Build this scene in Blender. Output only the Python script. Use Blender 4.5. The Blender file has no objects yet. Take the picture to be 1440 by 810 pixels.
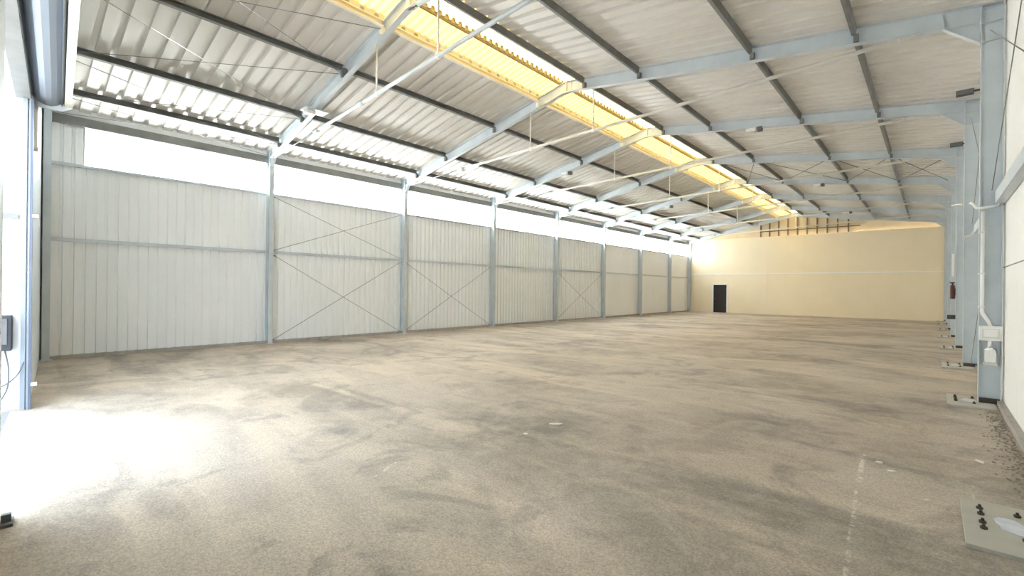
import bpy, bmesh, math, random
from mathutils import Vector, Matrix
random.seed(7)
sc = bpy.context.scene
COL = sc.collection

# ------------------------------------------------------------------ camera
CAM_Z = 1.617
yaw, pitch, roll = math.radians(42.07), math.radians(0.07), math.radians(0.576)
fwd = Vector((-math.sin(yaw)*math.cos(pitch), math.cos(yaw)*math.cos(pitch), math.sin(pitch)))
rt = Vector((math.cos(yaw), math.sin(yaw), 0)); up = rt.cross(fwd)
r2 = rt*math.cos(roll) + up*math.sin(roll); u2 = -rt*math.sin(roll) + up*math.cos(roll)
cd = bpy.data.cameras.new('camera'); cam = bpy.data.objects.new('camera', cd); COL.objects.link(cam)
cd.sensor_width = 36; cd.lens = 654.485/1440*36; cd.clip_start = 0.02; cd.clip_end = 500
m = Matrix.Identity(4)
for i in range(3):
    m[i][0] = r2[i]; m[i][1] = u2[i]; m[i][2] = -fwd[i]
m.translation = (0, 0, CAM_Z); cam.matrix_world = m
sc.camera = cam

# ------------------------------------------------------------------ sky, sun, exposure
w = bpy.data.worlds.new('sky'); sc.world = w; w.use_nodes = True
nt = w.node_tree; nt.nodes.clear()
bg = nt.nodes.new('ShaderNodeBackground'); out = nt.nodes.new('ShaderNodeOutputWorld')
bg.inputs[0].default_value = (0.74, 0.87, 1.0, 1); bg.inputs[1].default_value = 0.66
nt.links.new(bg.outputs[0], out.inputs[0])
sl = bpy.data.lights.new('sun', 'SUN'); sl.energy = 14.0; sl.angle = math.radians(8); sl.color = (1, 0.98, 0.95)
so = bpy.data.objects.new('sun', sl); COL.objects.link(so)
so.rotation_euler = Vector((0.58, -0.25, -0.78)).to_track_quat('-Z', 'Y').to_euler()   # falls on the roof and the window wall, never straight through the doorway
so.location = (-30, -5, 40)
vs = sc.view_settings
sc.display_settings.display_device = 'sRGB'
vs.view_transform = 'Standard'; vs.look = 'None'; vs.gamma = 1; vs.use_curve_mapping = False
vs.exposure = 3.85
cy = sc.cycles
cy.max_bounces = 12; cy.diffuse_bounces = 9; cy.glossy_bounces = 4; cy.transmission_bounces = 8
cy.caustics_reflective = False; cy.caustics_refractive = False
cy.use_denoising = True
cy.sample_clamp_indirect = 20

# ------------------------------------------------------------------ materials
def mat(name, col, rough=0.6, metal=0.0, noise=None, bump=None, spec=0.5):
    """noise = (scale, amount, second colour)   bump = (scale, strength)"""
    mt = bpy.data.materials.new(name); mt.use_nodes = True; t = mt.node_tree; b = t.nodes['Principled BSDF']
    b.inputs['Base Color'].default_value = (*col, 1); b.inputs['Roughness'].default_value = rough
    b.inputs['Metallic'].default_value = metal; b.inputs['Specular IOR Level'].default_value = spec
    g = t.nodes.new('ShaderNodeNewGeometry')
    if noise:
        n = t.nodes.new('ShaderNodeTexNoise'); n.inputs['Scale'].default_value = noise[0]; n.inputs['Detail'].default_value = 6
        t.links.new(g.outputs['Position'], n.inputs['Vector'])
        r = t.nodes.new('ShaderNodeMapRange'); r.inputs[1].default_value = 0.35; r.inputs[2].default_value = 0.7
        r.inputs[4].default_value = noise[1]; t.links.new(n.outputs[0], r.inputs[0])
        x = t.nodes.new('ShaderNodeMix'); x.data_type = 'RGBA'; x.inputs[6].default_value = (*col, 1); x.inputs[7].default_value = (*noise[2], 1)
        t.links.new(r.outputs[0], x.inputs[0]); t.links.new(x.outputs[2], b.inputs['Base Color'])
    if bump:
        n = t.nodes.new('ShaderNodeTexNoise'); n.inputs['Scale'].default_value = bump[0]; n.inputs['Detail'].default_value = 4
        t.links.new(g.outputs['Position'], n.inputs['Vector'])
        bp = t.nodes.new('ShaderNodeBump'); bp.inputs['Strength'].default_value = bump[1]; bp.inputs['Distance'].default_value = 0.01
        t.links.new(n.outputs[0], bp.inputs['Height']); t.links.new(bp.outputs[0], b.inputs['Normal'])
    return mt

def translucent(name, col, dif, mixf=0.8):
    mt = bpy.data.materials.new(name); mt.use_nodes = True; t = mt.node_tree; t.nodes.clear()
    o = t.nodes.new('ShaderNodeOutputMaterial'); a = t.nodes.new('ShaderNodeBsdfTranslucent'); d = t.nodes.new('ShaderNodeBsdfDiffuse')
    x = t.nodes.new('ShaderNodeMixShader'); x.inputs[0].default_value = mixf
    g = t.nodes.new('ShaderNodeNewGeometry'); n = t.nodes.new('ShaderNodeTexNoise'); n.inputs['Scale'].default_value = 2.0
    t.links.new(g.outputs['Position'], n.inputs['Vector'])
    mx = t.nodes.new('ShaderNodeMix'); mx.data_type = 'RGBA'; mx.inputs[6].default_value = (*col, 1)
    mx.inputs[7].default_value = (col[0]*.93, col[1]*.90, col[2]*.8, 1)
    t.links.new(n.outputs[0], mx.inputs[0]); t.links.new(mx.outputs[2], a.inputs[0]); d.inputs[0].default_value = (*dif, 1)
    t.links.new(d.outputs[0], x.inputs[1]); t.links.new(a.outputs[0], x.inputs[2]); t.links.new(x.outputs[0], o.inputs[0])
    return mt

M = {}
M['steel'] = mat('galvanised_steel', (0.60, 0.655, 0.69), 0.5, 0.1, (3.0, 0.6, (0.49, 0.545, 0.58)), (40, 0.05))
M['purlin'] = mat('purlin_steel', (0.22, 0.225, 0.215), 0.55, 0.15, (4.0, 0.6, (0.15, 0.155, 0.145)))
M['pale_steel'] = mat('pale_and_lit_steel', (0.72, 0.71, 0.66), 0.5, 0.0, (5.0, 0.4, (0.6, 0.59, 0.55)))  # fittings' own pale tone, plus light put into the apex plates and ties
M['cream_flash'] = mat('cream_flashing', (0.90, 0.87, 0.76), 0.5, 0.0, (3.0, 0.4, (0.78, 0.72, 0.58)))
M['deck'] = mat('roof_deck_sheet', (0.69, 0.665, 0.625), 0.45, 0.0, (1.2, 0.7, (0.62, 0.595, 0.555)), None, 0.4)
M['clad'] = mat('wall_sheet_offwhite', (0.89, 0.905, 0.91), 0.45, 0.0, (0.8, 0.5, (0.85, 0.865, 0.87)), None, 0.4)
M['panel'] = mat('wall_panel_cream', (0.84, 0.74, 0.55), 0.5, 0.0, (0.7, 0.6, (0.79, 0.68, 0.49)), None, 0.35)
M['panel_right'] = mat('wall_panel_ivory', (0.92, 0.915, 0.88), 0.5, 0.0, (0.7, 0.5, (0.89, 0.88, 0.84)), None, 0.35)
M['gable'] = mat('gable_sheet_ochre', (0.74, 0.62, 0.42), 0.6, 0.0, (1.5, 0.6, (0.62, 0.50, 0.32)))
M['dark_stud'] = mat('dark_stud_steel', (0.22, 0.16, 0.09), 0.6, 0.2, (4, .4, (.16, .12, .08)))
M['kerb'] = mat('concrete_kerb', (0.42, 0.40, 0.36), 0.9, 0.0, (6.0, 0.8, (0.30, 0.28, 0.25)), (30, 0.4))
M['plate'] = mat('base_plate_mortar', (0.50, 0.48, 0.42), 0.85, 0.0, (5.0, 0.8, (0.42, 0.41, 0.37)), (30, 0.3))
M['pale_patch'] = mat('pale_bluish_patch', (0.74, 0.76, 0.80), 0.8, 0.0, (14.0, 1.0, (0.58, 0.61, 0.68)), (30, 0.3))
M['bolt'] = mat('dark_bolt_steel', (0.07, 0.06, 0.05), 0.6, 0.5, (20, .5, (.12, .09, .06)))
M['white'] = mat('white_plastic', (0.85, 0.85, 0.83), 0.4, 0.0, (8, .3, (.8, .8, .78)))
M['conduit'] = mat('white_conduit', (0.88, 0.88, 0.87), 0.35, 0.0, (8, .3, (.82, .82, .81)))
M['black'] = mat('black_plastic', (0.025, 0.028, 0.035), 0.5, 0.0, (8, .5, (.04, .045, .06)))
M['bluegrey'] = mat('shutter_casing_bluegrey', (0.26, 0.30, 0.35), 0.4, 0.2, (2, .4, (.22, .26, .31)))
M['guide'] = mat('guide_rail_blue_grey', (0.10, 0.12, 0.17), 0.5, 0.2, (5, .5, (.14, .16, .22)))
M['darkgrey'] = mat('dark_grey_paint', (0.12, 0.125, 0.13), 0.6, 0.1, (5, .5, (.17, .17, .17)))
M['door_black'] = mat('near_black_door', (0.012, 0.009, 0.012), 0.6, 0.0, (3, .5, (.02, .015, .018)))
M['leaf'] = mat('white_leaf_paint', (0.80, 0.84, 0.86), 0.5, 0.0, (2, .4, (.74, .79, .82)))
M['red'] = mat('red_enamel', (0.10, 0.02, 0.02), 0.4, 0.0, (8, .3, (.07, .02, .02)))
M['rod'] = mat('brace_rod_steel', (0.20, 0.205, 0.20), 0.55, 0.3, (8, .4, (.26, .26, .25)))
M['chip'] = mat('pale_mortar_chip', (0.78, 0.76, 0.70), 0.9, 0.0, (30, .5, (.66, .63, .56)))
M['stone'] = mat('gravel_stone', (0.42, 0.38, 0.33), 0.9, 0.0, (25, 1.0, (.2, .16, .13)))
M['outside'] = mat('outside_concrete', (0.26, 0.26, 0.26), 0.9, 0.0, (1.0, .6, (.20, .20, .20)))
M['win'] = translucent('frosted_window_sheet', (0.69, 0.735, 0.77), (0.85, 0.86, 0.86))
M['sky'] = translucent('yellow_rooflight_sheet', (0.100, 0.073, 0.024), (0.84, 0.70, 0.36), 0.5)
M['cap'] = translucent('pale_ridge_cap_sheet', (0.125, 0.103, 0.050), (0.88, 0.78, 0.50), 0.5)

def floor_mat():
    mt = bpy.data.materials.new('dusty_asphalt_floor'); mt.use_nodes = True; t = mt.node_tree; b = t.nodes['Principled BSDF']
    L = t.links.new; N = t.nodes.new
    g = N('ShaderNodeNewGeometry'); sp = N('ShaderNodeSeparateXYZ'); L(g.outputs['Position'], sp.inputs[0])
    def math_(op, a, b_=None, c=None):
        n = N('ShaderNodeMath'); n.operation = op
        for i, v in enumerate((a, b_, c)):
            if v is None: continue
            if isinstance(v, (int, float)): n.inputs[i].default_value = v
            else: L(v, n.inputs[i])
        return n.outputs[0]
    def noise(scale, detail=5, vec=None, rough=0.55, dist=0.0):
        n = N('ShaderNodeTexNoise'); n.inputs['Scale'].default_value = scale; n.inputs['Detail'].default_value = detail
        n.inputs['Roughness'].default_value = rough; n.inputs['Distortion'].default_value = dist
        L(vec if vec is not None else g.outputs['Position'], n.inputs['Vector']); return n.outputs[0]
    def ramp(v, a, b_, lo=0.0, hi=1.0, smooth=True):
        n = N('ShaderNodeMapRange'); n.inputs[1].default_value = a; n.inputs[2].default_value = b_
        n.inputs[3].default_value = lo; n.inputs[4].default_value = hi
        if smooth: n.interpolation_type = 'SMOOTHSTEP'
        L(v, n.inputs[0]); return n.outputs[0]
    def mix(f, a, b_):
        n = N('ShaderNodeMix'); n.data_type = 'RGBA'
        if isinstance(f, (int, float)): n.inputs[0].default_value = f
        else: L(f, n.inputs[0])
        for k, v in ((6, a), (7, b_)):
            if isinstance(v, tuple): n.inputs[k].default_value = (*v, 1)
            else: L(v, n.inputs[k])
        return n.outputs[2]
    def mapped(rot, scl):
        n = N('ShaderNodeMapping'); n.inputs['Rotation'].default_value = (0, 0, rot); n.inputs['Scale'].default_value = scl
        L(g.outputs['Position'], n.inputs['Vector']); return n.outputs[0]
    base = mix(ramp(noise(0.35, 4), 0.40, 0.60), (0.35, 0.30, 0.245), (0.475, 0.418, 0.35))
    # dusty tyre streaks running diagonally across the hall, and long arcs
    s1 = ramp(noise(1.0, 5, mapped(math.radians(38), (0.22, 0.8, 1)), 0.62, 1.0), 0.47, 0.66)
    s2 = ramp(noise(1.0, 5, mapped(math.radians(-24), (0.22, 0.75, 1)), 0.62, 1.0), 0.50, 0.70)
    base = mix(math_('MULTIPLY', s1, 0.75), base, (0.62, 0.53, 0.42))
    base = mix(math_('MULTIPLY', s2, 0.6), base, (0.58, 0.50, 0.405))
    # dark worn / oily patches
    d1 = ramp(noise(0.55, 6, mapped(math.radians(60), (0.5, 1.0, 1)), 0.6, 0.8), 0.52, 0.68)
    base = mix(math_('MULTIPLY', d1, 0.72), base, (0.20, 0.18, 0.16))
    d2 = ramp(noise(1.7, 5, None, 0.6, 0.3), 0.56, 0.72)
    base = mix(math_('MULTIPLY', d2, 0.45), base, (0.22, 0.20, 0.18))
    d3 = ramp(noise(2.6, 6, None, 0.65, 0.8), 0.42, 0.62)
    base = mix(math_('MULTIPLY', d3, 0.30), base, (0.56, 0.49, 0.41))
    d4 = ramp(noise(0.9, 6, mapped(math.radians(15), (1, 1, 1)), 0.65, 1.2), 0.54, 0.64)
    base = mix(math_('MULTIPLY', d4, 0.38), base, (0.21, 0.185, 0.165))
    # dark tyre marks as thin streaks
    s3 = ramp(noise(1.0, 4, mapped(math.radians(30), (0.10, 3.2, 1)), 0.5, 0.4), 0.60, 0.74)
    base = mix(math_('MULTIPLY', s3, 0.38), base, (0.20, 0.175, 0.15))
    # grit
    v = N('ShaderNodeTexVoronoi'); v.inputs['Scale'].default_value = 85; L(g.outputs['Position'], v.inputs['Vector'])
    sep = N('ShaderNodeSeparateColor'); L(v.outputs['Color'], sep.inputs[0])
    grit = ramp(sep.outputs[0], 0.0, 1.0, 0.82, 1.16, False)
    fine = ramp(noise(90, 3), 0.3, 0.7, 0.84, 1.16, False)
    mg = N('ShaderNodeMix'); mg.data_type = 'RGBA'; mg.blend_type = 'MULTIPLY'; mg.inputs[0].default_value = 1
    cb = N('ShaderNodeCombineColor'); gf = math_('MULTIPLY', grit, fine)
    for i in range(3): L(gf, cb.inputs[i])
    L(base, mg.inputs[6]); L(cb.outputs[0], mg.inputs[7]); base = mg.outputs[2]
    # worn remains of white painted lines: a long one and two short ones near the right wall
    wob = noise(9.0, 4)
    def line(x0, y0, x1, y1, wid, amt):
        dx, dy = x1-x0, y1-y0; ln = math.hypot(dx, dy); dx /= ln; dy /= ln
        px = math_('SUBTRACT', sp.outputs[0], x0); py = math_('SUBTRACT', sp.outputs[1], y0)
        al = math_('ADD', math_('MULTIPLY', px, dx), math_('MULTIPLY', py, dy))
        pe = math_('ABSOLUTE', math_('ADD', math_('SUBTRACT', math_('MULTIPLY', px, -dy), math_('MULTIPLY', py, -dx)),
                                     math_('MULTIPLY', math_('SUBTRACT', wob, 0.5), 0.03)))
        a = ramp(pe, wid*0.4, wid, 1, 0)
        a = math_('MULTIPLY', a, ramp(al, 0, 0.08)); a = math_('MULTIPLY', a, ramp(al, ln-0.08, ln, 1, 0))
        return math_('MULTIPLY', math_('MULTIPLY', a, ramp(noise(14.0, 5), 0.44, 0.62)), amt)
    for l in ((-0.50, 5.85, -0.45, 4.9, 0.03, 0.8), (-0.45, 4.75, -0.34, 3.0, 0.018, 0.6), (-0.24, 5.45, -0.22, 5.1, 0.02, 0.3),
              (0.27, 5.6, 0.25, 5.1, 0.012, 0.4), (-3.73, 2.6, -3.50, 2.15, 0.02, 0.75)):
        base = mix(line(*l), base, (0.76, 0.73, 0.68))
    L(base, b.inputs['Base Color'])
    b.inputs['Roughness'].default_value = 0.78; b.inputs['Specular IOR Level'].default_value = 0.35
    bp = N('ShaderNodeBump'); bp.inputs['Strength'].default_value = 0.35; bp.inputs['Distance'].default_value = 0.006
    L(math_('ADD', noise(70, 4), math_('MULTIPLY', noise(12, 4), 1.5)), bp.inputs['Height']); L(bp.outputs[0], b.inputs['Normal'])
    return mt
M['floor'] = floor_mat()

# ------------------------------------------------------------------ helpers
def new(): return bmesh.new()
def box(bm, x0, x1, y0, y1, z0, z1):
    v = [bm.verts.new((x, y, z)) for z in (z0, z1) for y in (y0, y1) for x in (x0, x1)]
    for f in ((0, 2, 3, 1), (4, 5, 7, 6), (0, 1, 5, 4), (2, 6, 7, 3), (0, 4, 6, 2), (1, 3, 7, 5)):
        bm.faces.new([v[i] for i in f])
def obox(bm, p, q, upv, h, wd, off=0.0):
    """box along p-q; h along upv, wd sideways; off shifts along upv"""
    p, q = Vector(p), Vector(q); d = (q-p).normalized(); s = d.cross(Vector(upv)).normalized(); u = s.cross(d).normalized()
    vs_ = []
    for a in (p, q):
        for k in (-1, 1):
            for l in (-1, 1):
                vs_.append(bm.verts.new(a + u*(off + k*h/2) + s*(l*wd/2)))
    for f in ((0, 1, 3, 2), (4, 6, 7, 5), (0, 4, 5, 1), (2, 3, 7, 6), (0, 2, 6, 4), (1, 5, 7, 3)):
        bm.faces.new([vs_[i] for i in f])
def ibeam(bm, p, q, upv, depth, width, tf=0.010, tw=0.007):
    obox(bm, p, q, upv, tf, width, depth/2-tf/2); obox(bm, p, q, upv, tf, width, -depth/2+tf/2)
    obox(bm, p, q, upv, depth-2*tf, tw)
def cbeam(bm, p, q, upv, depth, width, side=1, t=0.006):
    """channel: web at one side, flanges"""
    p, q = Vector(p), Vector(q); d = (q-p).normalized(); s = d.cross(Vector(upv)).normalized()*side
    obox(bm, p, q, upv, depth, t)
    for k in (-1, 1):
        obox(bm, p+s*width/2, q+s*width/2, upv, t, width, k*(depth/2-t/2))
    for k in (-1, 1):
        obox(bm, p+s*width, q+s*width, upv, 0.02, t*.7, k*(depth/2-0.012))
def tube(bm, pts, r, seg=10, caps=True):
    pts = [Vector(p) for p in pts]; rings = []; pu = None
    for i, p in enumerate(pts):
        d = (pts[min(i+1, len(pts)-1)] - pts[max(i-1, 0)]).normalized()
        if pu is None: pu = d.orthogonal().normalized()
        u = (pu - d*pu.dot(d)); u = u.normalized() if u.length > 1e-5 else d.orthogonal().normalized(); pu = u
        v = d.cross(u)
        rings.append([bm.verts.new(p + (u*math.cos(a)+v*math.sin(a))*r) for a in (2*math.pi*k/seg for k in range(seg))])
    for a, b in zip(rings, rings[1:]):
        for k in range(seg):
            f = bm.faces.new((a[k], a[(k+1) % seg], b[(k+1) % seg], b[k])); f.smooth = True
    if caps:
        bm.faces.new(rings[0][::-1]); bm.faces.new(rings[-1])
def prism(bm, poly, vec):
    """closed polygon of 3D points extruded by vec"""
    a = [bm.verts.new(p) for p in poly]; b = [bm.verts.new(Vector(p)+Vector(vec)) for p in poly]
    n = len(a); bm.faces.new(a[::-1]); bm.faces.new(b)
    for i in range(n): bm.faces.new((a[i], a[(i+1) % n], b[(i+1) % n], b[i]))
def obj(name, bm, m, parent=None, bevel=0, origin=None):
    bmesh.ops.recalc_face_normals(bm, faces=bm.faces)
    if origin is not None and parent is None:
        bmesh.ops.translate(bm, verts=bm.verts, vec=-Vector(origin))
    me = bpy.data.meshes.new(name); bm.to_mesh(me); bm.free(); me.materials.append(m)
    o = bpy.data.objects.new(name, me); COL.objects.link(o)
    if parent is not None:
        o.parent = parent; o.matrix_parent_inverse = Matrix.Translation(parent.location).inverted() if parent.rotation_euler.z == 0 else parent.matrix_world.inverted()
    elif origin is not None: o.location = origin
    if bevel:
        b = o.modifiers.new('bevel', 'BEVEL'); b.width = bevel; b.segments = 2; b.limit_method = 'ANGLE'
    return o
def tag(o, label, cat, group=None, kind=None):
    o['label'] = label; o['category'] = cat
    if group: o['group'] = group
    if kind: o['kind'] = kind
    return o
def thing(name, loc, label, cat, group=None):
    o = bpy.data.objects.new(name, None); COL.objects.link(o); o.location = loc; o.empty_display_size = 0.1
    return tag(o, label, cat, group)
def struct(name, bm, m, parent=None, label=None):
    o = obj(name, bm, m, parent)
    if parent is None: o['kind'] = 'structure'
    if label: o['label'] = label
    return o
ORD = ['', 'first', 'second', 'third', 'fourth', 'fifth', 'sixth', 'seventh', 'eighth', 'ninth']

# ------------------------------------------------------------------ hall geometry
XL, XR = -13.78, 0.505          # inner faces of the column flanges
WL, WR = -14.03, 0.765          # inner faces of the claddings
YB = 35.88                      # back wall
XA = -6.9                       # ridge
AL = math.radians(3.6)          # the front wall is a little skew to the frames
FU = Vector((-math.cos(AL), math.sin(AL), 0)); FN = Vector((-math.sin(AL), -math.cos(AL), 0))
def FP(s, o, z): return FU*s + FN*o + Vector((0, 0, z))
def front_y(X, o=0.26):         # y of the front wall's inner face at X
    s = (-X - o*math.sin(AL))/math.cos(AL); return (FU*s + FN*o).y
def fy(i, X):
    if i == 1: return front_y(X) + 0.10
    if i == 2: return 5.16 - 0.0357*(X+13.8)
    return 0.656 + 4.5*(i-1)
def D(X): return 6.88 + 0.204*(X-XA) if X < XA else 6.88 - 0.14*(X-XA)     # underside of the deck
SKL, SKR = -7.78, -6.38         # roof light strip

# floor and ground
bm = new(); v = [bm.verts.new(p) for p in ((-14.3, FP(14.3, 0.42, 0).y, 0), (1.0, FP(-1.0, 0.42, 0).y, 0), (1.0, 36.4, 0), (-14.3, 36.4, 0))]; bm.faces.new(v)
r = bmesh.ops.extrude_face_region(bm, geom=bm.faces[:]); bmesh.ops.translate(bm, verts=[e for e in r['geom'] if isinstance(e, bmesh.types.BMVert)], vec=(0, 0, -0.2))
struct('floor', bm, M['floor'])
bm = new(); box(bm, -90, 80, -80, 120, -0.5, -0.205)
box(bm, -40, 30, -40, FP(14.3, 0.42, 0).y-1.4, -0.205, -0.02)
prism(bm, [FP(14.5, 0.425, -0.205), FP(-1.2, 0.425, -0.205), FP(-1.2, 3.5, -0.205), FP(14.5, 3.5, -0.205)], (0, 0, 0.185))
struct('ground', bm, M['outside'])

# roof deck: trapezoidal sheet, ribs running down the slope
def rib_profile(y0, y1, pitch, pan, up_w, h):
    pts = []; y = y0; sl_ = (pitch-pan-up_w)/2
    while y < y1:
        pts += [(y, 0), (y+pan, 0), (y+pan+sl_, h), (y+pan+sl_+up_w, h)]; y += pitch
    pts.append((y, 0)); return pts
def deck(name, xs, m, pitch, pan, upw, h, lift=0.0, y0=-0.9, y1=36.5, thick=0.09):
    bm = new(); pr = rib_profile(y0, y1, pitch, pan, upw, h)
    rows = [[bm.verts.new((x, y, D(x)+lift+dz)) for y, dz in pr] for x in xs]
    for a, b in zip(rows, rows[1:]):
        for k in range(len(pr)-1): bm.faces.new((a[k], a[k+1], b[k+1], b[k]))
    if thick:
        c = [[bm.verts.new((x, y, D(x)+lift+thick)) for y in (pr[0][0], pr[-1][0])] for x in (xs[0], xs[-1])]
        bm.faces.new((c[0][0], c[0][1], c[1][1], c[1][0]))
        bm.faces.new([c[0][0]] + [v for v in rows[0]] + [c[0][1]]); bm.faces.new([c[1][1]] + [v for v in rows[-1][::-1]] + [c[1][0]])
        bm.faces.new((c[0][0], rows[0][0], rows[-1][0], c[1][0])); bm.faces.new((c[0][1], c[1][1], rows[-1][-1], rows[0][-1]))
    return struct(name, bm, m)
deck('ceiling', (-14.45, SKL), M['deck'], 0.30, 0.195, 0.079, 0.060)
deck('ceiling', (SKR, 1.15), M['deck'], 0.30, 0.195, 0.079, 0.060)

# roof light over the ridge, one ribbed translucent sheet pair per bay
for i in range(1, 9):
    y0 = fy(i, XA)+(0.0 if i > 1 else -0.15); y1 = fy(i+1, XA) if i < 8 else 36.3
    bm = new(); n = int((y1-y0)/0.17); p = (y1-y0)/n; pr = rib_profile(y0, y1-0.01, p, p*0.42, p*0.34, 0.075)
    for xs_ in ((SKL-0.12, -7.13), (-6.68, SKR+0.12)):
        rows = [[bm.verts.new((x, y, D(x)+0.11+dz)) for y, dz in pr] for x in xs_]
        for a, b in zip(rows, rows[1:]):
            for k in range(len(pr)-1): bm.faces.new((a[k], a[k+1], b[k+1], b[k]))
    o = struct('window_%d' % (10+i), bm, M['sky'])
    bm = new(); prof_ = [(-7.165, D(-7.165)+0.085), (-7.165, D(-7.165)+0.20), (XA, D(XA)+0.21), (-6.655, D(-6.655)+0.20), (-6.655, D(-6.655)+0.085)]
    rows = [[bm.verts.new((x, y, z)) for x, z in prof_] for y in (y0, y1-0.01)]
    for k in range(4): bm.faces.new((rows[0][k], rows[0][k+1], rows[1][k+1], rows[1][k]))
    obj('ridge_cap', bm, M['cap'], o)
    for xf in (SKL-0.10, SKR+0.10):
        bm = new(); prism(bm, [(xf-0.02, y0, D(xf)+0.07), (xf+0.02, y0, D(xf)+0.07), (xf+0.02, y0, D(xf)+0.20), (xf-0.02, y0, D(xf)+0.20)], (0, y1-0.01-y0, 0))
        obj('edge_filler', bm, M['cream_flash'], o)
    bm = new()                                               # bar along the edge of the ridge cap
    obox(bm, (-7.16, y0, D(-7.16)+0.07), (-7.16, y1, D(-7.16)+0.07), (0, 0, 1), 0.05, 0.03)
    obj('ridge_bar', bm, M['dark_stud'], o)

# left wall -------------------------------------------------------------
def clad_x(bm, X, y0, y1, z0, z1, pitch, pan, upw, h, out_=-1, thick=0.06):
    """ribbed sheet in a plane of constant x; h grows away from the hall"""
    pr = [(min(y, y1), d) for y, d in rib_profile(y0, y1-1e-3, pitch, pan, upw, h)]
    a = [bm.verts.new((X+out_*d, y, z0)) for y, d in pr]; b = [bm.verts.new((X+out_*d, y, z1)) for y, d in pr]
    for k in range(len(pr)-1):
        if pr[k+1][0]-pr[k][0] > 1e-6: bm.faces.new((a[k], a[k+1], b[k+1], b[k]))
    xo = X+out_*thick; c = [bm.verts.new(p) for p in ((xo, y0, z0), (xo, y1, z0), (xo, y1, z1), (xo, y0, z1))]
    bm.faces.new(c)
    bm.faces.new((a[0], b[0], c[3], c[0])); bm.faces.new((a[-1], c[1], c[2], b[-1]))
    bm.faces.new([c[0]]+a+[c[1]]); bm.faces.new([c[3]]+b+[c[2]])
WZ0, WZ1 = 4.25, 5.10
bm = new()
clad_x(bm, WL, front_y(WL)-0.04, fy(6, WL), 0.0, WZ0, 0.1875, 0.124, 0.046, 0.050)
clad_x(bm, WL, front_y(WL)-0.04, 1.30, WZ0, 5.40, 0.1875, 0.124, 0.046, 0.050)
clad_x(bm, WL, fy(6, WL), 36.2, 0.0, WZ0, 1.1, 1.075, 0.010, 0.006)
struct('wall_left', bm, M['clad'])
for i in range(1, 9):
    y0 = 1.30 if i == 1 else fy(i, WL); y1 = fy(i+1, WL) if i < 8 else YB
    bm = new(); v = [bm.verts.new(p) for p in ((WL-0.03, y0, WZ0+.01), (WL-0.03, y1, WZ0+.01), (WL-0.03, y1, WZ1), (WL-0.03, y0, WZ1))]; bm.faces.new(v)
    o = struct('window_%d' % i, bm, M['win'])
bm = new(); box(bm, WL-0.08, -13.90, front_y(WL)+.02, 35.85, 0, 0.07); struct('trim_1', bm, M['kerb'])
bm = new(); box(bm, WL-0.10, WL-0.005, front_y(WL)+.02, 36.2, 5.10, 5.475); struct('trim_2', bm, M['clad'])
bm = new(); box(bm, WL-0.10, WL+0.004, 1.29, 36.2, 4.252, 4.262); struct('trim_8', bm, M['clad'])

# right wall
bm = new(); clad_x(bm, WR, -0.55, 36.2, 0.0, 5.83, 0.10, 0.088, 0.004, 0.004, out_=1, thick=0.08); struct('wall_right', bm, M['panel_right'])
bm = new(); box(bm, 0.70, WR-0.001, -0.3, 35.85, 0, 0.085); struct('trim_3', bm, M['kerb'])
bm = new(); box(bm, WR-0.006, WR-0.0005, -0.3, 35.8, 1.985, 1.998); struct('trim_4', bm, M['purlin'])

# back wall: flat cream panels up to 5.4 m, set back gable above
bm = new()
xs = [WL+0.0]
while xs[-1] < WR: xs.append(min(xs[-1]+1.1, WR))
DX0, DX1, DZ = -12.20, -11.10, 2.12
def bpanel(x0, x1, z0, z1): box(bm, x0, x1, YB, YB+0.10, z0, z1)
for a, b in zip(xs, xs[1:]):
    g = 0.0015
    segs = [(a+g, b-g)]
    if b > DX0 and a < DX1:
        if a < DX0: bpanel(a+g, DX0, 0, DZ)
        if b > DX1: bpanel(DX1, b-g, 0, DZ)
        bpanel(a+g, b-g, DZ, 5.40)
    else: bpanel(a+g, b-g, 0, 5.40)
box(bm, WL, WR, YB+0.10, YB+0.16, 5.30, 5.40)
box(bm, WL, DX0, YB+0.09, YB+0.2, 0, 5.3); box(bm, DX1, WR, YB+0.09, YB+0.2, 0, 5.3); box(bm, DX0, DX1, YB+0.09, YB+0.2, DZ, 5.3)
struct('wall_back', bm, M['panel'])
bm = new()
prism(bm, [(WL, YB+0.30, 5.25), (WR, YB+0.30, 5.25), (WR, YB+0.30, D(WR)), (XA, YB+0.30, D(XA)+.1), (WL, YB+0.30, D(WL))], (0, 0.1, 0))
gw = struct('wall_back', bm, M['gable'])
bm = new(); x = -9.0
while x < -3.4:
    box(bm, x-0.035, x+0.035, YB+0.20, YB+0.295, 5.38, D(x)-0.02); x += 0.56
obj('stud', bm, M['dark_stud'], gw)
bm = new(); box(bm, -9.05, -3.35, YB+0.24, YB+0.292, 5.76, 5.82); obj('rail', bm, M['dark_stud'], gw)
bm = new(); box(bm, WL+.02, XR, YB-0.05, YB-0.001, 2.80, 2.87); struct('trim_5', bm, M['white'])
bm = new(); box(bm, WL+.05, DX0, YB-0.012, YB-0.001, 0.36, 0.385); box(bm, DX1, -7.5, YB-0.012, YB-0.001, 0.36, 0.385); box(bm, -7.5, 0.4, YB-0.012, YB-0.001, 0.20, 0.225); struct('trim_6', bm, M['panel'])
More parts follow.
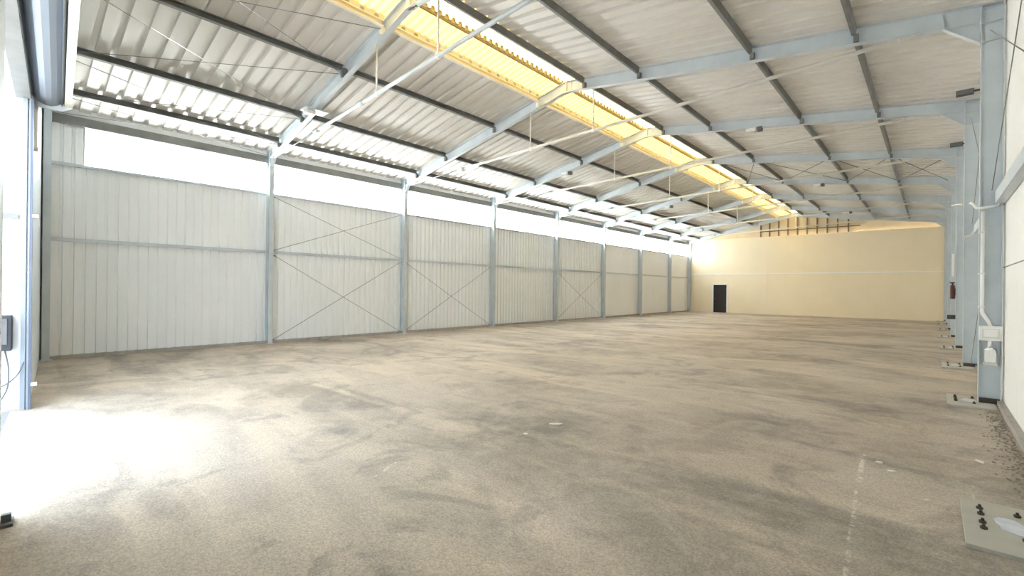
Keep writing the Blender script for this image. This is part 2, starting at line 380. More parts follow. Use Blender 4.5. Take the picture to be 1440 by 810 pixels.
# door in the back wall
bm = new(); box(bm, DX0+0.085, DX1-0.085, YB+0.02, YB+0.065, 0.0, DZ-0.07)
dr = struct('door_1', bm, M['door_black'])
bm = new(); box(bm, DX0, DX0+0.085, YB-0.04, YB+0.08, 0, DZ); box(bm, DX1-0.085, DX1, YB-0.04, YB+0.08, 0, DZ); box(bm, DX0, DX1, YB-0.04, YB+0.08, DZ-0.07, DZ)
obj('door_frame', bm, M['white'], dr)
bm = new(); tube(bm, [(DX0+0.16, YB+0.02, 1.02), (DX0+0.16, YB-0.03, 1.02), (DX0+0.28, YB-0.03, 1.02)], 0.010); obj('door_handle', bm, M['rod'], dr)
# blocked up hatch outline in the back wall
bm = new()
for a, b, c, d in ((-10.73, -9.05, 1.50, 1.56), (-9.11, -9.05, 0.45, 1.50), (-10.6, -9.9, 1.10, 1.14)): box(bm, a, b, YB-0.03, YB-0.001, c, d)
tag(obj('hatch_surround', bm, M['panel']), 'cream raised outline of a closed hatch in the back wall beside the black door', 'hatch')

# front wall with the doorway (mostly behind the camera)
SO, SI = 8.67, 4.55; OI, OO = 0.26, 0.34
def fwall(bm, s0, s1, z0, z1=None):
    if z1 is None:
        pts = [s0] + ([6.9] if s0 < 6.9 < s1 else []) + [s1]
        poly = [FP(s0, OI, z0)] + [FP(s, OI, D(-s)+0.03) for s in pts] + [FP(s1, OI, z0)]
    else: poly = [FP(s0, OI, z0), FP(s0, OI, z1), FP(s1, OI, z1), FP(s1, OI, z0)]
    prism(bm, poly, FN*(OO-OI))
bm = new(); fwall(bm, SO, 14.10, 0); fwall(bm, SI, SO, 4.05); fwall(bm, -0.80, SI, 0); struct('wall_front', bm, M['steel'])
bm = new(); prism(bm, [FP(SI, 0.262, 3.99), FP(SO, 0.262, 3.99), FP(SO, 0.40, 3.99), FP(SI, 0.40, 3.99)], (0, 0, 0.055)); struct('trim_7', bm, M['purlin'])

# ------------------------------------------------------------------ steel columns
def column(side, i):
    s = 1 if side == 'L' else -1
    xin = XL if side == 'L' else XR
    xc = xin - s*0.12; y = fy(i, xc)
    where = 'left window wall' if side == 'L' else 'ivory right wall'
    top = D(xc) - 0.02
    if i == 9: lab = 'grey steel post in the far corner at the end of the %s' % where; y = YB-0.10
    elif i == 1: lab = 'grey steel corner post beside the roller shutter doorway'; y = front_y(xc)+0.085
    else: lab = 'grey steel column of the %s frame from the doorway, against the %s' % (ORD[i], where)
    t = thing('steel_column', (xc, y, 0), lab, 'column', 'columns along the %s' % where)
    bm = new(); ibeam(bm, (xc, y, 0.0 if side == 'L' else 0.03), (xc, y, top), (1, 0, 0), 0.24, 0.12, 0.010, 0.008)
    obj('shaft', bm, M['steel'], t)
    bm = new(); prism(bm, [(xin+s*.01, y-.065, D(xin)-.012), (xin-s*.25, y-.065, D(xin-s*.25)-.012), (xin-s*.25, y-.065, D(xin-s*.25)-.022), (xin+s*.01, y-.065, D(xin)-.022)], (0, 0.13, 0)); obj('cap_plate', bm, M['steel'], t)
    if side == 'R':
        bm = new(); box(bm, 0.17, 0.68, y-0.50, y+0.42, 0.0, 0.03)
        obj('base_plate', bm, M['plate'], t, 0.004)
        for bx in (0.27, 0.46):
            for by in ((-0.17, -0.06, 0.10, 0.22) if bx < .3 and i < 4 else (-0.22, 0.22)):
                bm = new(); tube(bm, [(bx, y+by, 0.03), (bx, y+by, 0.045)], 0.020, 6); tube(bm, [(bx, y+by, 0.045), (bx, y+by, 0.062)], 0.009, 8)
                obj('bolt', bm, M['bolt'], t)
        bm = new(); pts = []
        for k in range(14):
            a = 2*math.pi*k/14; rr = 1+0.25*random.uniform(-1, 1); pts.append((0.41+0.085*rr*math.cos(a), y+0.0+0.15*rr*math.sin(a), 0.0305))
        prism(bm, pts, (0, 0, 0.004)); obj('plate_patch', bm, M['pale_patch'], t)  # thin irregular pale bluish patch lying on the base plate
        # web stiffeners at the frame corner
        bm = new(); zb = D(XR)-0.29
        for zz in (zb, D(xc)-0.06): box(bm, XR+0.01, XR+0.23, y-0.058, y+0.058, zz-0.004, zz+0.004)
        zs = zb-0.27
        box(bm, XR+0.01, XR+0.23, y-0.058, y+0.058, zs-0.004, zs+0.004)
        obj('stiffener', bm, M['steel'], t)
        bm = new(); box(bm, XR+0.012, XR+0.225, y-0.05, y-0.006, 0.03, 0.10); obj('sole_packer', bm, M['bolt'], t)
    else:
        bm = new(); box(bm, XL-0.24, XL+0.05, y-0.10, y+0.10, 0.0, 0.018); obj('base_plate', bm, M['steel'], t)
        if i > 1:
            bm = new(); obox(bm, (XL-0.01, y, D(XL)-0.50), (XL+0.20, y, D(XL+0.2)-0.28), (0, 0, 1), 0.012, 0.10); obj('knee_brace', bm, M['steel'], t)
    return t
for i in range(1, 10): column('L', i)
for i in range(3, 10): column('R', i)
# second frame: its right column stands just out of view, its base plate is seen
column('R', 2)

# ------------------------------------------------------------------ rafters
RD = 0.262
for i in range(2, 10):
    yy = lambda X: (fy(i, X) if i < 9 else YB-0.20)
    lab = 'grey steel roof beam of the %s frame from the doorway, bent at the ridge' % ORD[i] if i < 9 else 'grey steel roof beam close against the back wall gable'
    t = thing('roof_beam', (XA, yy(XA), D(XA)-0.3), lab, 'beam', 'portal frame roof beams')
    def c(X, e=0.0): return (X, yy(X), D(X)-0.012-RD/2+e)
    bm = new(); ibeam(bm, c(XL+0.001), c(XA), (0, 0, 1), RD, 0.12, 0.011, 0.008); obj('beam', bm, M['steel'], t)
    bm = new(); ibeam(bm, c(XA), c(XR-0.001), (0, 0, 1), RD, 0.12, 0.011, 0.008); obj('beam', bm, M['steel'], t)
    bm = new(); z1 = D(XA)-0.015; z0 = z1-RD-0.02; y = yy(XA)
    box(bm, XA-0.14, XA+0.14, y-0.064, y+0.064, z0, z0+0.012)
    box(bm, XA-0.012, XA+0.012, y-0.062, y+0.062, z0, z1)
    box(bm, XA-0.14, XA+0.14, y-0.016, y+0.016, z0, z1-0.03); obj('apex_plate', bm, M['pale_steel'], t)  # brightness of the rafter lit at the ridge, put into a paler colour
    # haunch strut and stiffener at the right column
    bm = new(); x0 = 0.10
    obox(bm, (x0, yy(x0), D(x0)-RD-0.012), (XR-0.005, yy(XR), D(XR)-RD-0.30), (0, 0, 1), 0.010, 0.11)
    obj('haunch_flange', bm, M['steel'], t)
    bm = new(); a = D(x0)-RD-0.014; b = D(XR)-RD-0.014
    prism(bm, [(x0, yy(x0)-.004, a), (XR-0.003, yy(XR)-.004, b), (XR-0.003, yy(XR)-.004, D(XR)-RD-0.30)], (0, 0.008, 0)); obj('haunch_web', bm, M['steel'], t)
    bm = new(); box(bm, x0-0.005, x0+0.005, yy(x0)-0.056, yy(x0)+0.056, D(x0)-RD, D(x0)-0.03); obj('stiffener', bm, M['steel'], t)

# ------------------------------------------------------------------ purlins, bay by bay
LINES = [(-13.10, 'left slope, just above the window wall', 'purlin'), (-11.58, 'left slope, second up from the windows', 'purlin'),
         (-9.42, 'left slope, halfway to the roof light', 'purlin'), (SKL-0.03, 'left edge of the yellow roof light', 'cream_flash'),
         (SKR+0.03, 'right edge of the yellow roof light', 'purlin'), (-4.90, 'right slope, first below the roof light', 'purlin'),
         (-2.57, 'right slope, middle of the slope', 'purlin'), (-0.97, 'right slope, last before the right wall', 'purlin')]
for i in range(1, 9):
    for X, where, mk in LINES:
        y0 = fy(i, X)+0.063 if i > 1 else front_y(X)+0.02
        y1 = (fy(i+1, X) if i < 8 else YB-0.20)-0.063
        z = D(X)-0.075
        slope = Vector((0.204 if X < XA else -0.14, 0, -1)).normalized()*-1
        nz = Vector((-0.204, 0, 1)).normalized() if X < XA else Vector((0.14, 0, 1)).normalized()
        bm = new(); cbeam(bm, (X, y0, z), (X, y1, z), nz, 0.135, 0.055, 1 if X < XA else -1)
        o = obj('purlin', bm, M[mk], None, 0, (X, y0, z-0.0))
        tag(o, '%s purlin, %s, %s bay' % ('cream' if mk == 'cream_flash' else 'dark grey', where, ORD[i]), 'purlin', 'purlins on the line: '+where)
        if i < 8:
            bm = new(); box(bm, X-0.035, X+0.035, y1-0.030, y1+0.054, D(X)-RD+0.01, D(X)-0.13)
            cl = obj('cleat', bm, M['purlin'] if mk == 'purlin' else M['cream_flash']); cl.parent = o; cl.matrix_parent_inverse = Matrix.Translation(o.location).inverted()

# ------------------------------------------------------------------ girts and eaves beams on the left wall, girts right
for i in range(1, 9):
    y0 = front_y(WL)+0.03 if i == 1 else fy(i, WL)+0.062; y1 = (fy(i+1, WL) if i < 8 else YB-0.10)-0.062
    bay = '%s bay from the doorway' % ORD[i]
    bm = new(); obox(bm, (WL+0.035, y0, 2.585), (WL+0.035, y1, 2.585), (0, 0, 1), 0.075, 0.06); 
    tag(obj('wall_rail', bm, M['steel'], None, 0, (WL+0.035, y0, 2.585)), 'thin grey rail halfway up the left cladding in the '+bay, 'rail', 'mid height rails on the left wall')
    bm = new(); obox(bm, (WL+0.035, y0, 4.225), (WL+0.035, y1, 4.225), (0, 0, 1), 0.06, 0.06)
    tag(obj('sill_rail', bm, M['steel'], None, 0, (WL+0.035, y0, 4.225)), 'thin grey rail under the long window in the '+bay, 'rail', 'sill rails under the left windows')
    bm = new(); cbeam(bm, (-13.94, y0, 5.19), (-13.94, y1, 5.19), (0, 0, 1), 0.19, -0.07, 1)
    tag(obj('eaves_beam', bm, M['purlin'], None, 0, (-13.94, y0, 5.19)), 'grey eaves beam above the long window in the '+bay, 'beam', 'eaves beams on the left wall')
for i in range(1, 9):
    y0 = 0.0 if i == 1 else fy(i, WR)+0.062; y1 = (fy(i+1, WR) if i < 8 else YB-0.10)-0.062
    bm = new(); cbeam(bm, (WR-0.10, y0, 2.99), (WR-0.10, y1, 2.99), (0, 0, 1), 0.17, 0.095, 1)
    o = obj('wall_rail', bm, M['steel'], None, 0, (WR-0.10, y0, 2.99))
    tag(o, 'grey channel rail on the right wall in the %s bay from the doorway' % ORD[i], 'rail', 'channel rails on the right wall')

# ------------------------------------------------------------------ tie rods with hangers and turnbuckles
def tz(X): return 5.30 + 0.033*(X+11.2)
for i in range(2, 9):
    Y = lambda X: fy(i, X)
    t = thing('tie_rod', (XA, Y(XA), tz(XA)), 'pale tie rod hung across the hall under the %s roof beam' % ORD[i], 'tie rod', 'tie rods under the roof beams')
    P = lambda X, dz=0: (X, Y(X), tz(X)+dz)
    bm = new(); tube(bm, [P(-11.0), P(-6.0), P(-0.72)], 0.036, 12); obj('tube', bm, M['steel' if i == 2 else 'pale_steel'], t)  # second tie in darker steel: its weaker light is put into the colour
    bm = new(); tube(bm, [P(-11.0), (XL-0.02, Y(XL), D(XL)-RD-0.03)], 0.014, 8); obj('end_rod', bm, M['steel'], t); bm = new(); tube(bm, [P(-0.72), (-0.12, Y(-.1), D(-0.12)-RD-0.012)], 0.014, 8); obj('end_rod', bm, M['steel'], t)
    for X in (-10.85, -8.75) if i == 2 else (-10.85,):
        bm = new(); tube(bm, [P(X-0.12), P(X+0.12)], 0.05, 8); obj('coupler', bm, M['steel'], t)
    for X in (-0.62, -0.34):
        bm = new(); a = Vector(P(X-0.09, 0.004)); b = Vector(P(X+0.09, 0.012))
        for k in (-1, 1): obox(bm, a+Vector((0, 0, 0.022*k)), b+Vector((0, 0, 0.022*k)), (0, 0, 1), 0.012, 0.03)
        for e in (a, b): box(bm, e.x-0.012, e.x+0.012, e.y-0.016, e.y+0.016, e.z-0.028, e.z+0.028)
        obj('turnbuckle', bm, M['pale_steel'], t)
    for X in (-8.10, -6.12):
        bm = new(); tube(bm, [P(X, 0.03), (X, Y(X), D(X)-RD-0.012)], 0.017, 8); box(bm, X-0.03, X+0.03, Y(X)-0.03, Y(X)+0.03, tz(X)-0.045, tz(X)+0.045)
        obj('hanger_rod', bm, M['white'], t)

# ------------------------------------------------------------------ thin bracing rods
def rod(p, q, r_, lab, grp):
    bm = new(); o0 = Vector(p); tube(bm, [p, q], r_, 6); d = (Vector(q)-o0).normalized()
    tube(bm, [o0+d*0.02, o0+d*0.10], r_*1.9, 6)
    tag(obj('brace_rod', bm, M['rod'], None, 0, o0), lab, 'brace', grp)
NODE = [-13.9, -13.1, -11.6, -9.45, -7.8]
nm = ['the eaves', 'the lowest purlin', 'the second purlin', 'the third purlin', 'the roof light']
for k in range(4):
    a, b = NODE[k], NODE[k+1]
    zz = lambda X: D(X)-0.155
    rod((b, front_y(b)+0.05, zz(b)), (a, fy(2, a)-0.08, zz(a)), 0.0065, 'thin roof brace, first bay, rising toward the doorway from %s' % nm[k], 'roof braces in the first bay')
    rod((a, front_y(a)+0.05, zz(a)-.02), (b, fy(2, b)-0.08, zz(b)-.02), 0.0065, 'thin roof brace, first bay, rising inward from the doorway at %s' % nm[k], 'roof braces in the first bay')
RN = [-6.3, -4.9, -2.6, -1.0, 0.4]; rn = ['the roof light', 'the first purlin', 'the middle purlin', 'the last purlin']
for k in range(4):
    a, b = RN[k], RN[k+1]; zz = lambda X: D(X)-0.155
    rod((a, fy(5, a)+.08, zz(a)), (b, fy(6, b)-.08, zz(b)), 0.012, 'thin roof brace, fifth bay, falling from %s to the back wall side' % rn[k], 'roof braces in the fifth bay')
    rod((b, fy(5, b)+.08, zz(b)-.03), (a, fy(6, a)-.08, zz(a)-.03), 0.012, 'thin roof brace, fifth bay, meeting %s at its far end' % rn[k], 'roof braces in the fifth bay')
for i in (2, 3, 5):
    ya, yb = fy(i, WL)+0.07, fy(i+1, WL)-0.07; X = WL+0.085
    for (za, zb, h) in ((0.06, 2.53, 'lower'), (2.53, 0.06, 'lower'), (2.62, 4.18, 'upper'), (4.18, 2.62, 'upper')):
        if i > 2 and h == 'upper': continue
        rod((X+(0.012 if za < zb else 0), ya, za), (X+(0.012 if za < zb else 0), yb, zb), 0.0065,
            '%s brace rod on the left cladding, %s bay, %s toward the back wall' % (h, ORD[i], 'rising' if za < zb else 'falling'), 'cross braces on the left wall')
for i in (2, 3):
    ya, yb = fy(i, WR)+0.07, fy(i+1, WR)-0.07
    for (za, zb, h) in ((2.62, 0.10, 'lower'), (0.10, 2.62, 'lower'), (3.1, 5.42, 'upper'), (5.42, 3.1, 'upper')):
        if h == 'lower' and (i == 2 or za < zb): continue
        X = 0.60 if za < zb else 0.63
        rod((X, ya, za), (X, yb, zb), 0.005, '%s brace rod on the right wall, %s bay, %s toward the back wall' % (h, ORD[i], 'rising' if za < zb else 'falling'), 'cross braces on the right wall')

# ------------------------------------------------------------------ roller shutter housing and doorway
t = thing('roller_shutter', FP(8.9, 0.13, 4.0), 'blue grey roller shutter housing above the doorway', 'shutter')
S0, S1 = 3.9, 8.95
def prof(s, pts): return [FP(s, o, z) for o, z in pts]
zc, rr = 4.26, 0.19
pts = [(0.255, 4.10), (0.255, 4.62), (-0.02, 4.62), (-0.05, 4.50), (-0.05, 4.13), (-0.02, 4.06)] + \
      [(0.10+0.155*math.cos(a), 4.20-0.16*math.sin(a)) for a in (math.radians(d) for d in range(140, 0, -20))]
bm = new(); prism(bm, prof(S0, pts), FU*(S1-S0)); obj('casing', bm, M['bluegrey'], t)
bm = new(); prism(bm, prof(S0, [(-0.125, 4.07), (-0.125, 4.62), (-0.052, 4.62), (-0.052, 4.07)]), FU*(S1-S0)); obj('edge_trim', bm, M['cream_flash'], t)
bm = new(); prism(bm, prof(S1, [(0.258, 4.0), (0.258, 4.64), (-0.13, 4.64), (-0.13, 4.06), (-0.03, 4.0)]), FU*0.02); obj('end_plate', bm, M['steel'], t)
for nm_, s, lab in (('far', SO, 'tall blue grey shutter guide rail at the left side of the doorway'), ('near', SI, 'dark shutter guide rail at the right side of the doorway, at the picture edge')):
    t = thing('guide_rail', FP(s, 0.22, 0), lab, 'rail', 'guide rails of the roller shutter')
    bm = new(); m_ = M['guide'] if nm_ == 'far' else M['darkgrey']
    if nm_ == 'far':
        prism(bm, [FP(s-0.06, 0.235, 0), FP(s+0.05, 0.235, 0), FP(s+0.05, 0.258, 0), FP(s-0.06, 0.258, 0)], (0, 0, 4.0)); obj('channel', bm, m_, t)
        bm = new(); prism(bm, [FP(s-0.06, 0.26, 0), FP(s-0.002, 0.26, 0), FP(s-0.002, 0.275, 0), FP(s-0.06, 0.275, 0)], (0, 0, 4.0))
        prism(bm, [FP(s-0.045, 0.29, 0), FP(s-0.002, 0.29, 0), FP(s-0.002, 0.335, 0), FP(s-0.045, 0.335, 0)], (0, 0, 4.0)); obj('seal_strip', bm, M['bluegrey'], t)
        for z in (0.30, 2.47):
            bm = new(); prism(bm, [FP(s-0.07, 0.18, z), FP(s+0.02, 0.18, z), FP(s+0.02, 0.236, z), FP(s-0.07, 0.236, z)], (0, 0, 0.04)); obj('bracket', bm, M['white'], t)
    else:
        prism(bm, [FP(s+0.0, 0.268, 0), FP(s+0.05, 0.268, 0), FP(s+0.05, 0.34, 0), FP(s+0.0, 0.34, 0)], (0, 0, 4.05)); obj('channel', bm, m_, t)
        bm = new(); prism(bm, [FP(s-0.02, 0.20, 0), FP(s+0.12, 0.20, 0), FP(s+0.12, 0.262, 0), FP(s-0.02, 0.262, 0)], (0, 0, 0.02))
        prism(bm, [FP(s+0.03, 0.21, 0.02), FP(s+0.07, 0.21, 0.02), FP(s+0.07, 0.258, 0.02), FP(s+0.03, 0.258, 0.02)], (0, 0, 0.05))
        obj('foot', bm, M['darkgrey'], t)
# white side leaf outside the opening, its crossbar, black box, cables
t = thing('door_leaf', FP(SO+0.03, 0.9, 0), 'white door leaf folded outward at the left side of the doorway', 'door')
bm = new(); prism(bm, [FP(SO+0.0, 0.345, 0.01), FP(SO+0.05, 0.345, 0.01), FP(SO+0.05, 2.6, 0.01), FP(SO+0.0, 2.6, 0.01)], (0, 0, 4.03)); obj('panel', bm, M['leaf'], t)
bm = new(); obox(bm, FP(SO-0.03, 0.36, 2.47), FP(SO-0.03, 2.5, 2.47), (0, 0, 1), 0.07, 0.04); obj('crossbar', bm, M['purlin'], t)
t = thing('control_box', FP(SO-0.1, 0.50, 0.80), 'black control box on the white leaf beside the doorway', 'control box')
bm = new(); prism(bm, [FP(SO-0.17, 0.40, 0.78), FP(SO-0.005, 0.40, 0.78), FP(SO-0.005, 0.68, 0.78), FP(SO-0.17, 0.68, 0.78)], (0, 0, 0.44)); obj('case', bm, M['black'], t, 0.012)
bm = new(); prism(bm, [FP(SO-0.185, 0.44, 0.86), FP(SO-0.171, 0.44, 0.86), FP(SO-0.171, 0.64, 0.86), FP(SO-0.185, 0.64, 0.86)], (0, 0, 0.32)); obj('cover', bm, M['darkgrey'], t, 0.004)
def cab(pts, lab):
    # smooth curve through the points
    P_ = [Vector(p) for p in pts]; o_ = []
    for k in range(len(P_)-1):
        p0 = P_[max(k-1, 0)]; p1 = P_[k]; p2 = P_[k+1]; p3 = P_[min(k+2, len(P_)-1)]
        for j in range(8):
            u = j/8; o_.append(0.5*((2*p1)+(p2-p0)*u+(2*p0-5*p1+4*p2-p3)*u*u+(3*p1-p0-3*p2+p3)*u**3))
    o_.append(P_[-1]); bm = new(); tube(bm, o_, 0.008, 8)
    tag(obj('cable', bm, M['darkgrey'], None, 0, o_[0]), lab, 'cable', 'cables by the doorway')
cab([FP(SO-0.08, 0.47, 0.81), FP(SO-0.10, 0.43, 0.55), FP(SO-0.10, 0.44, 0.30), FP(SO-0.09, 0.52, 0.12), FP(SO-0.08, 0.60, 0.05)], 'dark cable dropping in a loop from the black control box')
cab([FP(SO-0.08, 0.52, 0.81), FP(SO-0.10, 0.56, 0.6), FP(SO-0.10, 0.60, 0.42), FP(SO-0.10, 0.50, 0.33), FP(SO-0.10, 0.36, 0.45), FP(SO-0.085, 0.30, 0.62)], 'dark cable swinging from the control box up to the guide rail')
# white strip light by the doorway corner
t = thing('strip_light', FP(9.0, 0.2, 3.4), 'white strip light fixed upright beside the shutter guide rail', 'light')
bm = new(); prism(bm, [FP(8.95, 0.205, 3.45), FP(9.07, 0.205, 3.45), FP(9.07, 0.255, 3.45), FP(8.95, 0.255, 3.45)], (0, 0, 0.52)); obj('housing', bm, M['white'], t, 0.006)
bm = new()
for z in (3.42, 3.97): prism(bm, [FP(8.94, 0.20, z), FP(9.08, 0.20, z), FP(9.08, 0.258, z), FP(8.94, 0.258, z)], (0, 0, 0.03))
obj('end_cap', bm, M['pale_steel'], t)

# ------------------------------------------------------------------ electrics on the right columns
yc = fy(3, XR)-0.01
t = thing('wall_switch', (0.63, yc-0.06, 0.5), 'white switch panel with a conduit down the third column of the right wall', 'switch')
bm = new(); box(bm, 0.512, 0.745, yc-0.09, yc-0.012, 0.935, 1.145); obj('back_box', bm, M['white'], t, 0.008)
bm = new(); box(bm, 0.54, 0.72, yc-0.10, yc-0.091, 0.975, 1.11); obj('cover', bm, M['pale_steel'], t, 0.004)
bm = new(); box(bm, 0.557, 0.703, yc-0.106, yc-0.1005, 0.99, 1.095); obj('rocker', bm, M['white'], t, 0.003)
t = thing('power_socket', (0.63, yc-0.06, 0.5), 'white round-necked socket hanging below the switch panel on the right', 'socket')
bm = new(); tube(bm, [(0.62, yc-0.055, 0.93), (0.62, yc-0.055, 0.83)], 0.020, 12); obj('neck', bm, M['white'], t)
bm = new(); box(bm, 0.565, 0.685, yc-0.11, yc-0.012, 0.62, 0.81); obj('body', bm, M['white'], t, 0.012)
bm = new(); tube(bm, [(0.62, yc-0.055, 0.83), (0.62, yc-0.055, 0.81)], 0.035, 12); obj('collar', bm, M['white'], t)
bm = new(); box(bm, 0.555, 0.695, yc-0.118, yc-0.012, 0.585, 0.618); obj('flap', bm, M['pale_steel'], t, 0.004)
t = thing('conduit', (0.535, yc-0.09, 1.2), 'white vertical conduit running up the third column of the right wall', 'conduit')
bm = new(); tube(bm, [(0.538, yc-0.085, 2.80), (0.538, yc-0.085, 1.36), (0.545, yc-0.08, 1.32), (0.60, yc-0.06, 1.22), (0.63, yc-0.055, 1.14)], 0.022, 10); obj('pipe', bm, M['conduit'], t)
bm = new(); tube(bm, [(0.70, yc-0.08, 2.87), (0.50, yc-0.085, 2.85), (0.47, yc-0.07, 2.86), (0.45, yc-0.03, 2.91), (0.43, yc+0.06, 2.96), (0.42, yc+0.2, 2.97)], 0.017, 10)
tube(bm, [(0.69, yc-0.08, 2.87), (0.73, yc-0.12, 2.95)], 0.015, 8); obj('top_bend', bm, M['conduit'], t)
for z in (2.5, 1.9, 1.42):
    bm = new(); box(bm, 0.495, 0.565, yc-0.112, yc-0.055, z-0.012, z+0.012); obj('clip', bm, M['white'], t)
y4 = fy(4, XR); y5 = fy(5, XR); y6 = fy(6, XR)
t = thing('cable_bracket', (0.5, y4-0.06, 2.8), 'white angled cable bracket on the fourth column of the right wall', 'bracket')
bm = new(); tube(bm, [(0.49, y4-0.075, 2.83), (0.62, y4-0.075, 2.86), (0.68, y4-0.085, 2.98)], 0.022, 8); obj('arm', bm, M['pale_steel'], t)
bm = new(); box(bm, 0.485, 0.52, y4-0.10, y4-0.055, 2.78, 2.88); obj('mounting_foot', bm, M['pale_steel'], t)
t = thing('cable_bracket', (0.5, y5-0.06, 3.9), 'white straight cable bracket high on the fifth column of the right wall', 'bracket')
bm = new(); tube(bm, [(0.40, y5-0.075, 4.15), (0.62, y5-0.075, 4.16)], 0.03, 8); obj('arm', bm, M['white'], t)
bm = new(); box(bm, 0.58, 0.66, y5-0.10, y5-0.02, 4.11, 4.21); obj('mounting_foot', bm, M['pale_steel'], t)
t = thing('strip_light', (0.42, y5-0.05, 1.9), 'white upright strip light on the fifth column of the right wall', 'light')
bm = new(); box(bm, 0.425, 0.475, y5-0.05, y5+0.01, 2.1, 2.75); obj('housing', bm, M['white'], t, 0.006)
bm = new(); box(bm, 0.415, 0.50, y5-0.055, y5+0.015, 2.75, 2.83); obj('cap', bm, M['steel'], t)
bm = new(); box(bm, 0.475, 0.503, y5-0.03, y5-0.005, 2.2, 2.7); obj('back_rail', bm, M['steel'], t)
t = thing('fire_extinguisher', (0.44, y5-0.04, 1.3), 'small dark red extinguisher hung below the strip light on the right', 'extinguisher')
bm = new(); tube(bm, [(0.44, y5-0.02, 1.45), (0.44, y5-0.02, 1.47), (0.44, y5-0.02, 1.84)], 0.055, 14); obj('cylinder', bm, M['red'], t)
bm = new(); tube(bm, [(0.44, y5-0.02, 1.84), (0.44, y5-0.02, 1.90)], 0.025, 10); box(bm, 0.38, 0.49, y5-0.035, y5-0.005, 1.90, 1.93); obj('valve', bm, M['black'], t)
bm = new(); box(bm, 0.47, 0.504, y5-0.04, y5, 1.55, 1.75); obj('wall_hook', bm, M['black'], t)
bm = new(); box(bm, 0.33, 0.504, y5-0.09, y5-0.02, 0.86, 0.98); tag(obj('junction_box', bm, M['black'], None, .008, (0.42, y5-0.05, 0.92)), 'small black box at waist height on the fifth right column', 'box')
for i_, (yy_, lab) in enumerate(((13.15, 'third'), (17.6, 'fourth'))):
    t = thing('floodlight', (0.5, yy_, 5.6), 'black floodlight under the roof at the right wall in the %s bay' % lab, 'light', 'black floodlights by the right wall')
    bm = new(); box(bm, 0.34, 0.60, yy_-0.05, yy_+0.05, 5.63, 5.74); obj('lamp_body', bm, M['black'], t, 0.008)
    bm = new(); box(bm, 0.35, 0.59, yy_-0.056, yy_-0.05, 5.64, 5.73); obj('lens', bm, M['darkgrey'], t)
    bm = new(); obox(bm, (0.60, yy_, 5.69), (WR-0.002, yy_, 5.69), (0, 0, 1), 0.03, 0.04); obj('arm', bm, M['black'], t)

# ------------------------------------------------------------------ pale high lamps on the roof beams
def lamp(X, i, lab):
    Y = fy(i, X); z = D(X)-RD-0.015
    t = thing('high_bay_lamp', (X, Y, z), lab, 'lamp', 'pale lamps on the roof beams')
    bm = new(); box(bm, X-0.16, X+0.10, Y-0.13, Y+0.05, z-0.10, z-0.005); obj('housing', bm, M['white'], t, 0.02)
    bm = new(); prism(bm, [(X-0.20, Y-0.15, z-0.14), (X+0.06, Y-0.15, z-0.14), (X+0.10, Y-0.13, z-0.10), (X-0.16, Y-0.13, z-0.10)], (0, 0.19, 0)); obj('reflector', bm, M['pale_steel'], t, 0.004)
    bm = new(); box(bm, X+0.12, X+0.24, Y-0.10, Y+0.04, z-0.12, z-0.0); obj('gear_box', bm, M['darkgrey'], t, 0.008)
    bm = new(); box(bm, X+0.095, X+0.125, Y-0.03, Y+0.03, z-0.07, z-0.02); box(bm, X-0.08, X+0.04, Y-0.03, Y+0.03, z-0.006, z+0.001); obj('bracket', bm, M['steel'], t)
lamp(-3.75, 4, 'pale lamp under the fourth roof beam on the right slope')
lamp(-3.60, 6, 'pale lamp under the sixth roof beam on the right slope')
lamp(-3.60, 8, 'pale lamp under the eighth roof beam on the right slope')
lamp(-10.1, 4, 'pale lamp under the fourth roof beam on the left slope')
lamp(-10.1, 6, 'pale lamp under the sixth roof beam on the left slope')
X = -10.9; Y = fy(2, X); z = D(X)-RD-0.012
t = thing('high_bay_lamp', (X, Y, z), 'grey box lamp under the second roof beam near the left windows', 'lamp')
bm = new(); box(bm, X-0.17, X+0.17, Y-0.30, Y+0.24, z-0.03, z-0.001); obj('mounting_plate', bm, M['steel'], t, 0.004)
bm = new(); box(bm, X-0.12, X+0.10, Y-0.26, Y-0.04, z-0.12, z-0.03); obj('housing', bm, M['pale_steel'], t, 0.03)
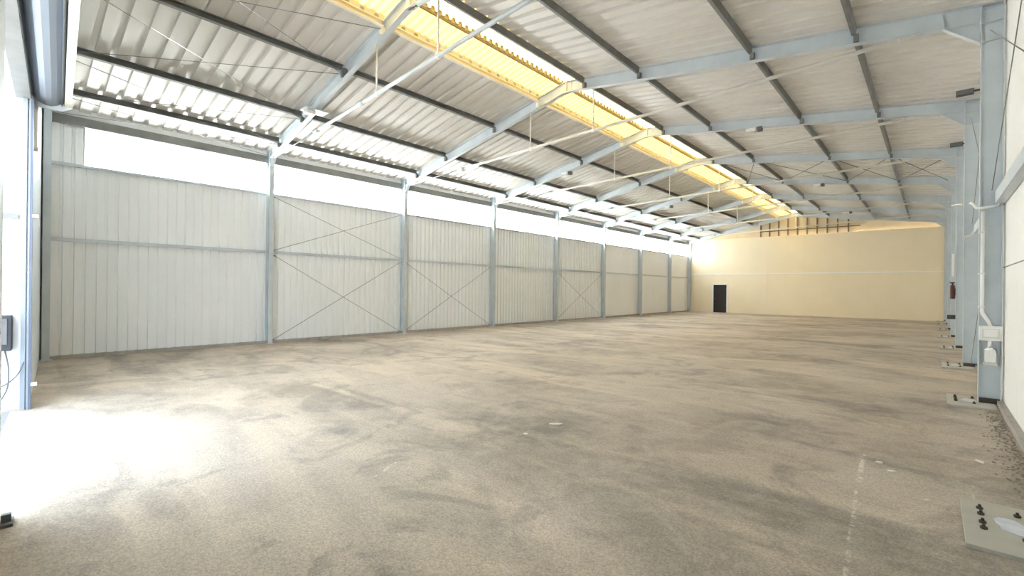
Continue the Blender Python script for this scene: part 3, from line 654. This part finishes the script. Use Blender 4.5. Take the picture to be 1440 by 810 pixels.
bm = new(); X2 = -9.35; Y2 = fy(2, X2)-0.075; bm2 = new(); tube(bm, [(X2, Y2, D(X2)-0.16), (X2, Y2+0.06, D(X2)-0.16)], 0.07, 16)
bm2.free(); tag(obj('round_fitting', bm, M['darkgrey'], None, 0, (X2, Y2, D(X2)-0.16)), 'small dark round fitting on the web of the second roof beam', 'fitting')

# ------------------------------------------------------------------ bits on the floor
def chip(x, y, L_, W_, ang, lab, h=0.012):
    bm = new(); n = 9; pts = []
    for k in range(n):
        a = 2*math.pi*k/n; rr_ = random.uniform(0.75, 1.1); px, py = L_*rr_*math.cos(a), W_*rr_*math.sin(a)
        pts.append((x+px*math.cos(ang)-py*math.sin(ang), y+px*math.sin(ang)+py*math.cos(ang), 0.0))
    prism(bm, pts, (0, 0, h))
    tag(obj('mortar_chip', bm, M['chip'], None, 0.003, (x, y, 0)), lab, 'debris')
chip(-3.32, 4.49, 0.085, 0.035, math.radians(40), 'largest pale chip lying in the middle of the floor')
chip(-3.34, 3.95, 0.035, 0.022, math.radians(20), 'small pale chip just in front of the largest one')
chip(-0.36, 5.62, 0.035, 0.022, 0, 'tiny white chip next to the worn white line')
chip(-0.26, 5.42, 0.035, 0.018, 0.4, 'dull chip close by the tiny white one near the worn line')
chip(0.35, 6.32, 0.055, 0.022, math.radians(-60), 'pale chip lying toward the right wall kerb')
chip(-0.02, 4.85, 0.018, 0.012, 0.3, 'tiny pale crumb between the worn line and the near base plate')
bm = new()
for k in range(620):
    u = random.random()**0.8; y = 5.2+u*4.0; x = 0.69-abs(random.gauss(0, 0.09))-0.015
    s = random.uniform(0.004, 0.014)
    r_ = bmesh.ops.create_icosphere(bm, subdivisions=1, radius=s, matrix=Matrix.Translation((x, y, s*0.45)) @ Matrix.Rotation(random.random()*6, 4, 'Z') @ Matrix.Diagonal((1, random.uniform(.6, 1.4), .6, 1)))
o = obj('gravel', bm, M['stone']); tag(o, 'loose gravel and dirt along the kerb of the right wall', 'gravel', kind='stuff')
